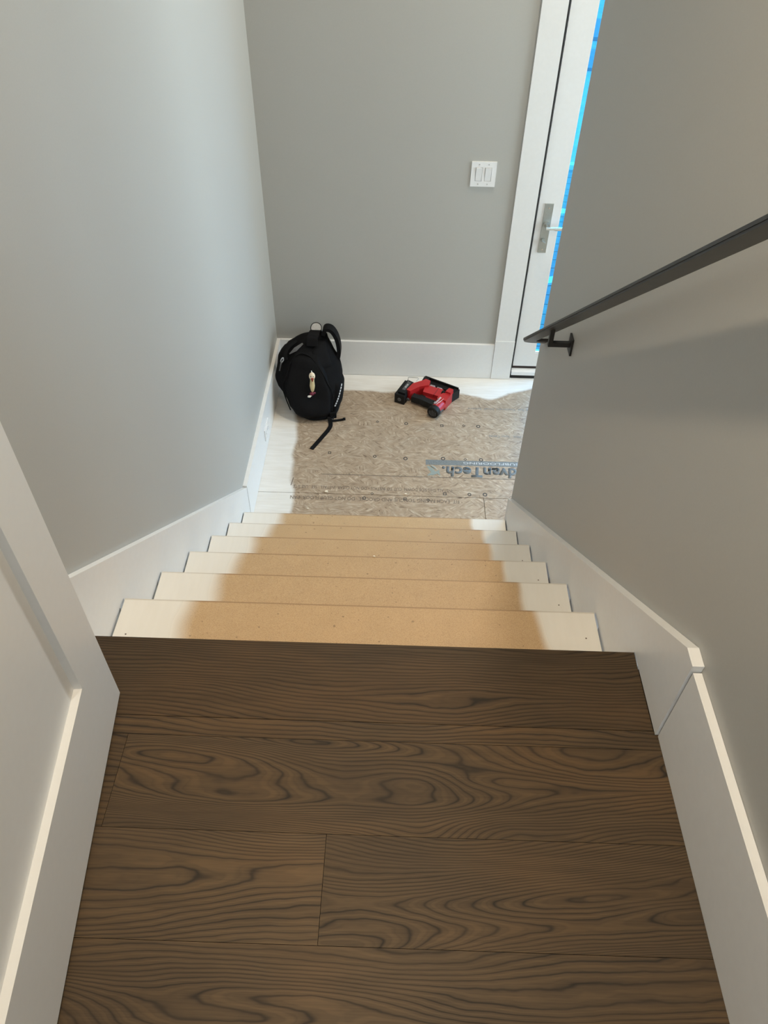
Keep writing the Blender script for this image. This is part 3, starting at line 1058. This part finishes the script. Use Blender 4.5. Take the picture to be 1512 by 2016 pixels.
# haul loop over the tumbler
bm = bmesh.new()
lp = catmull([(-0.452, 2.655, -0.965), (-0.450, 2.672, -0.925), (-0.446, 2.690, -0.920), (-0.440, 2.712, -0.912), (-0.434, 2.738, -0.920), (-0.432, 2.750, -0.955)], 5)
strap(bm, lp, Vector((1, 0, 0)), 0.060, 0.010)
child(obj('haul_loop', bm, 'pack_webbing', smooth=False), bp)
# shoulder straps
bm = bmesh.new()
sp = catmull([(-0.392, 2.72, -0.925), (-0.378, 2.72, -0.888), (-0.345, 2.72, -0.895), (-0.318, 2.72, -0.945), (-0.307, 2.72, -1.015), (-0.313, 2.71, -1.080), (-0.322, 2.69, -1.110)], 6)
strap(bm, sp, Vector((0.05, 1, 0.1)), 0.050, 0.021)
child(obj('shoulder_strap', bm, 'pack_webbing', smooth=False), bp)
bm = bmesh.new()
sp = catmull([(-0.478, 2.745, -0.958), (-0.535, 2.735, -0.995), (-0.595, 2.720, -1.035), (-0.634, 2.695, -1.085), (-0.650, 2.670, -1.140)], 6)
strap(bm, sp, Vector((0.1, 1, 0.1)), 0.060, 0.018)
child(obj('shoulder_strap', bm, 'pack_webbing', smooth=False), bp)
# compression buckle strap at the top left
bm = bmesh.new()
strap(bm, catmull([on_bag(10.4, -0.9, 0.014), on_bag(9.6, -0.95, 0.018), on_bag(8.8, -0.80, 0.018), on_bag(8.2, -0.70, 0.012)], 4), Vector((1, 0, 0.3)), 0.020, 0.004)
child(obj('compression_strap', bm, 'pack_webbing'), bp)
# loose end of webbing hanging out and lying on the floor
bm = bmesh.new()
ft = catmull([on_bag(2.5, 0.72, 0.010), on_bag(1.3, 0.70, 0.016), (-0.352, 2.452, ZL + 0.030), (-0.343, 2.415, ZL + 0.006), (-0.350, 2.372, ZL + 0.004),
              (-0.392, 2.280, ZL + 0.0025), (-0.432, 2.196, ZL + 0.0025)], 6)
strap(bm, ft, Vector((1, -0.4, 0)), 0.024, 0.003)
child(obj('loose_strap', bm, 'pack_webbing'), bp)
bm = bmesh.new()
strap(bm, catmull([(-0.345, 2.440, ZL + 0.010), (-0.31, 2.450, ZL + 0.006), (-0.268, 2.462, ZL + 0.006)], 5), Vector((0, 1, 0)), 0.014, 0.005)
cyl(bm, (-0.276, 2.461, ZL + 0.008), (-0.262, 2.464, ZL + 0.008), 0.0075, n=10)
child(obj('loose_strap', bm, 'pack_webbing'), bp)
# ladder buckle at the foot of the strap
bm = bmesh.new()
q0 = on_bag(1.9, 0.72, 0.014)
box(bm, -0.02, 0.02, -0.004, 0.004, -0.022, 0.022, M=Matrix.Translation(q0) @ Matrix.Rotation(0.3, 4, 'Z'))
child(obj('ladder_buckle', bm, 'zip_black', bevel=0.003), bp)
# white lettering up the side pocket (too small to read in the photograph: short pale strokes)
bm = bmesh.new()
A_, B_ = on_bag(3.2, 0.70, 0.022), on_bag(5.5, 0.98, 0.024)
for q in range(9):
    s0, s1 = (q + 0.04) / 9, (q + 0.78) / 9
    pa, pb_ = A_.lerp(B_, s0), A_.lerp(B_, s1)
    bow = Vector((0.004, -0.012, 0))
    pa += bow * math.sin(s0 * math.pi)
    pb_ += bow * math.sin(s1 * math.pi)
    strap(bm, [pa, pb_], Vector((1, 0.6, -0.2)), 0.0068 * (1.15 - 0.5 * q / 9), 0.0012)
child(tag(obj('lettering', bm, 'label_white'), 'pale vertical lettering on the side pocket'), bp)

# grey-topped tumbler behind the haul loop
tb = tag(empty('tumbler', (-0.448, 2.890, -1.034)), 'grey lidded drink tumbler poking out of the top of the black backpack', 'tumbler')
tb.rotation_euler = (0.70, 0.05, 0)
obj('cup', cy((0, 0, 0.0), (0, 0, 0.100), 0.027, 0.031, n=28), 'tumbler_body', tb, smooth=False)
bm = cy((0, 0, 0.100), (0, 0, 0.112), 0.031, 0.030, n=28)
obj('lid', bm, 'tumbler_lid', tb, bevel=0.002)
bm = bmesh.new()
tube(bm, [(0.031 * math.cos(q * 6.2832 / 28), 0.031 * math.sin(q * 6.2832 / 28), 0.1115) for q in range(28)], 0.0022, 6, True)
obj('rim', bm, 'tool_black', tb, smooth=True)

# rubber chicken key charm hanging on the front pocket
ch = tag(empty('key_charm', (-0.443, 2.480, -1.142)), 'yellow rubber chicken key charm hanging on the front of the black backpack', 'charm')
ch.rotation_euler = (-0.36, 0.03, 0.12)


def lathe(prof, n=14, sc=(1, 1)):
    bm = bmesh.new()
    rings = [[bm.verts.new((r * math.cos(q * 6.2832 / n) * sc[0], r * math.sin(q * 6.2832 / n) * sc[1], z)) for q in range(n)] for r, z in prof]
    for A, B in zip(rings, rings[1:]):
        for q in range(n):
            bm.faces.new((A[q], A[(q + 1) % n], B[(q + 1) % n], B[q]))
    bm.faces.new(rings[0][::-1])
    bm.faces.new(rings[-1])
    return bm


obj('body', lathe([(0.004, -0.008), (0.009, 0.0), (0.0125, 0.014), (0.0145, 0.028), (0.013, 0.044), (0.0115, 0.056), (0.0125, 0.064)], sc=(1, .8)), 'toy_yellow', ch, smooth=True)
bm = ball(bmesh.new(), (0, 0, 0.082), 0.0175, (1, 0.85, 1.25))
hd = obj('head', bm, 'toy_face', ch, smooth=True)
bm = bmesh.new()
for x in (-0.0065, 0.0065):
    ball(bm, (x, -0.0145, 0.083), 0.0026, u=8, v=6)
obj('eyes', bm, 'toy_eye', hd)
bm = ball(bmesh.new(), (0.001, -0.013, 0.070), 0.0085, (1.0, 0.8, 0.75), 12, 8)
obj('beak', bm, 'toy_red', hd, smooth=True)
bm = cy((0.001, -0.014, 0.067), (0.002, -0.012, 0.054), 0.006, 0.0015, n=10)
obj('wattle', bm, 'toy_red', hd)
bm = cy((0.0, 0.0, 0.100), (-0.003, 0.0, 0.113), 0.004, 0.002, n=8)
obj('crest', bm, 'toy_white', hd)
bm = ball(bmesh.new(), (-0.004, -0.002, -0.018), 0.011, (1.2, 0.8, 0.9), 12, 8)
ball(bm, (0.010, 0.0, -0.014), 0.008, (1.1, 0.8, 0.8), 10, 7)
obj('tail', bm, 'toy_magenta', ch, smooth=True)
bm = ball(bmesh.new(), (-0.019, -0.003, -0.033), 0.0085, (1.15, 0.7, 0.8), 12, 8)
ball(bm, (-0.011, -0.003, -0.029), 0.006, (1.1, 0.7, 0.8), 10, 7)
obj('feet', bm, 'toy_white', ch, smooth=True)
bm = bmesh.new()
tube(bm, catmull([(-0.003, 0.0, 0.110), (0.006, 0.010, 0.122), (0.010, 0.022, 0.130)], 5), 0.0016, 6)
obj('cord', bm, 'zip_black', ch)

# ------------------------------------------------------------------ cordless nailer lying on the landing
# local x = from the nose back to the rear cap, local y = along the magazine, local z = up
ng = tag(empty('nail_gun', (0.370, 2.702, ZL)), 'red and black cordless nail gun lying on its side on the landing floor', 'nail gun')
ng.rotation_euler = (0, 0, math.radians(240))
ng.scale = (0.875, 0.875, 0.875)


def np_(pts, z0, z1, name, mat, bev=0.004, seg=2, parent=None):
    return obj(name, pr(pts, z0, z1), mat, parent or ng, bevel=bev, seg=seg)


# magazine: long black rail across the front, with its end stop
np_([(-0.016, -0.012), (0.024, -0.022), (0.024, -0.222), (-0.016, -0.236)], 0.018, 0.062, 'magazine', 'tool_black', 0.003)
np_([(-0.016, -0.236), (-0.021, -0.232), (-0.021, 0.020), (-0.014, 0.024), (-0.014, -0.236)], 0.012, 0.082, 'magazine_rail', 'tool_black', 0.0012, 1)
np_([(-0.02, -0.006), (0.052, -0.012), (0.056, 0.012), (-0.02, 0.030)], 0.002, 0.070, 'nose', 'tool_black', 0.004)
np_([(-0.014, -0.240), (0.036, -0.232), (0.036, -0.200), (-0.014, -0.200)], 0.006, 0.080, 'magazine_stop', 'tool_black', 0.004)
# driver head: red housing running back to the round rear cap
MX = Matrix.Translation((0, -0.020, 0.042))
hd = bmesh.new()
cyl(hd, (0.150, -0.018, 0.040), (0.232, -0.018, 0.040), 0.036, 0.038, n=28)
head = obj('head_housing', hd, 'tool_red', ng, bevel=0.003)
np_([(0.040, 0.012), (0.155, 0.016), (0.155, -0.050), (0.120, -0.052), (0.040, -0.030)], 0.004, 0.079, 'front_housing', 'tool_red', 0.010, 3)
np_([(0.030, 0.006), (0.075, 0.008), (0.075, -0.030), (0.030, -0.026)], 0.030, 0.092, 'nose_block', 'tool_red', 0.006)
obj('grey_band', cy((0.190, -0.018, 0.036), (0.236, -0.018, 0.036), 0.0372, 0.039, n=28), 'tool_grey', ng)
cap = obj('rear_cap', cy((0.234, -0.018, 0.0425), (0.274, -0.018, 0.0425), 0.0425, 0.040, n=28), 'tool_black', ng, bevel=0.004)
v_ = bmesh.new()
for q in range(-2, 3):
    box(v_, 0.2735, 0.2752, -0.018 + q * 0.011 - 0.002, -0.018 + q * 0.011 + 0.002, 0.040 - 0.024 + abs(q) * .005, 0.040 + 0.024 - abs(q) * .005)
obj('vent_slots', v_, 'tool_grey', cap)
# motor housing between the handle and the magazine
np_([(0.045, -0.060), (0.128, -0.050), (0.140, -0.165), (0.060, -0.190)], 0.010, 0.074, 'motor_housing', 'tool_red', 0.010, 3)
np_([(0.045, -0.092), (0.132, -0.082), (0.134, -0.090), (0.046, -0.100)], 0.060, 0.0755, 'housing_seam', 'tool_red_dark', 0.0008, 1)
np_([(0.120, -0.052), (0.152, -0.048), (0.162, -0.150), (0.135, -0.160)], 0.006, 0.050, 'motor_cover', 'tool_red_dark', 0.006)
# clear guards beside the magazine
for yy in (-0.132, -0.078):
    obj('depth_guide', cy((0.036, yy, 0.056), (0.036, yy - 0.036, 0.056), 0.014, 0.012, n=16), 'tool_clear', ng, bevel=0.003)
obj('depth_wheel', cy((0.072, -0.032, 0.070), (0.072, -0.056, 0.070), 0.015, n=18), 'tool_black', ng, bevel=0.002)
# handle
hb_ = bmesh.new()
prism(hb_, [(0.172, -0.040), (0.222, -0.038), (0.214, -0.085), (0.208, -0.150), (0.216, -0.212), (0.172, -0.216), (0.168, -0.150), (0.170, -0.085)], 0.018, 0.062)
obj('handle', hb_, 'tool_black', ng, bevel=0.013, seg=3)
np_([(0.146, -0.140), (0.158, -0.136), (0.166, -0.165), (0.150, -0.170)], 0.028, 0.052, 'trigger', 'tool_black', 0.003)
# arm that joins battery and magazine
np_([(0.020, -0.175), (0.070, -0.160), (0.120, -0.205), (0.196, -0.232), (0.196, -0.262), (0.110, -0.262), (0.050, -0.225), (0.018, -0.212)], 0.020, 0.088, 'rear_arm', 'tool_red', 0.008, 3)
# battery
bt = np_([(0.092, -0.262), (0.250, -0.246), (0.256, -0.318), (0.086, -0.336)], 0.001, 0.070, 'battery', 'tool_black', 0.007, 2)
np_([(0.096, -0.264), (0.236, -0.250), (0.240, -0.300), (0.092, -0.314)], 0.068, 0.086, 'battery_foot', 'tool_black', 0.005, 2)
np_([(0.108, -0.276), (0.205, -0.268), (0.207, -0.290), (0.108, -0.300)], 0.0855, 0.0866, 'battery_label', 'tool_grey', 0.0, 1)
bm = text_bm('M18', 0.040, 0.012, 0.0004)
bmesh.ops.transform(bm, matrix=Matrix.Translation((0.138, -0.291, 0.0867)) @ Matrix.Rotation(0.09, 4, 'Z'), verts=bm.verts)
obj('lettering', bm, 'tool_white', ng)
obj('fuel_button', cy((0.2515, -0.282, 0.034), (0.2565, -0.282, 0.034), 0.013, n=16), 'tool_grey', ng)
obj('latch', cy((0.214, -0.236, 0.030), (0.222, -0.236, 0.030), 0.011, n=12), 'tool_grey', ng)
# wire belt hook
bm = bmesh.new()
tube(bm, [(0.110, -0.300, 0.085), (0.068, -0.322, 0.088), (0.060, -0.312, 0.088), (0.040, -0.262, 0.090), (0.048, -0.252, 0.090), (0.075, -0.255, 0.085)], 0.0022, 6)
obj('belt_hook', bm, 'tool_steel', ng)
# white script on the head
bm = text_bm('Milwaukee', 0.086, 0.020, 0.0004, 0.35, 0.01)
M = Matrix.Translation((0.222, -0.024, 0.0792)) @ Matrix.Rotation(math.pi, 4, 'Z')
bmesh.ops.transform(bm, matrix=M, verts=bm.verts)
obj('lettering', bm, 'tool_white', ng)
bm = bmesh.new()
strap(bm, [(0.222, -0.0185, 0.0790), (0.186, -0.0150, 0.0795), (0.192, -0.0125, 0.0795), (0.140, -0.0075, 0.0796)], Vector((0, 1, 0)), [0.001, 0.005, 0.005, 0.001], 0.0006)
obj('printed_bolt', bm, 'tool_white', ng)

# ------------------------------------------------------------------ chips of wood left on the floor and stairs


def chip(x, y, z, r, label):
    bm = bmesh.new()
    n = 7
    pts = [(r * random.uniform(0.6, 1.0) * math.cos(q * 6.2832 / n), 0.7 * r * random.uniform(0.6, 1.0) * math.sin(q * 6.2832 / n)) for q in range(n)]
    prism(bm, pts, 0, r * 0.5)
    o = obj('wood_chip', bm, 'chip_wood', loc=(x, y, z + 0.0004), bevel=r * 0.12)
    tag(o, label, 'wood chip', 'chips of wood left by the work')


chip(-0.322, 1.860, ZL, 0.013, 'pale wood chip on the subfloor seam, below the trailing backpack strap')
chip(0.090, 1.862, ZL, 0.008, 'small pale wood chip on the subfloor seam beside a printed square mark')
chip(-0.406, 1.733, ZL, 0.007, 'small pale wood chip on the subfloor strip just past the lowest stair')
chip(-0.038, 0.756, -3 * R, 0.006, 'tiny pale wood chip at the edge of the third tan stair tread')
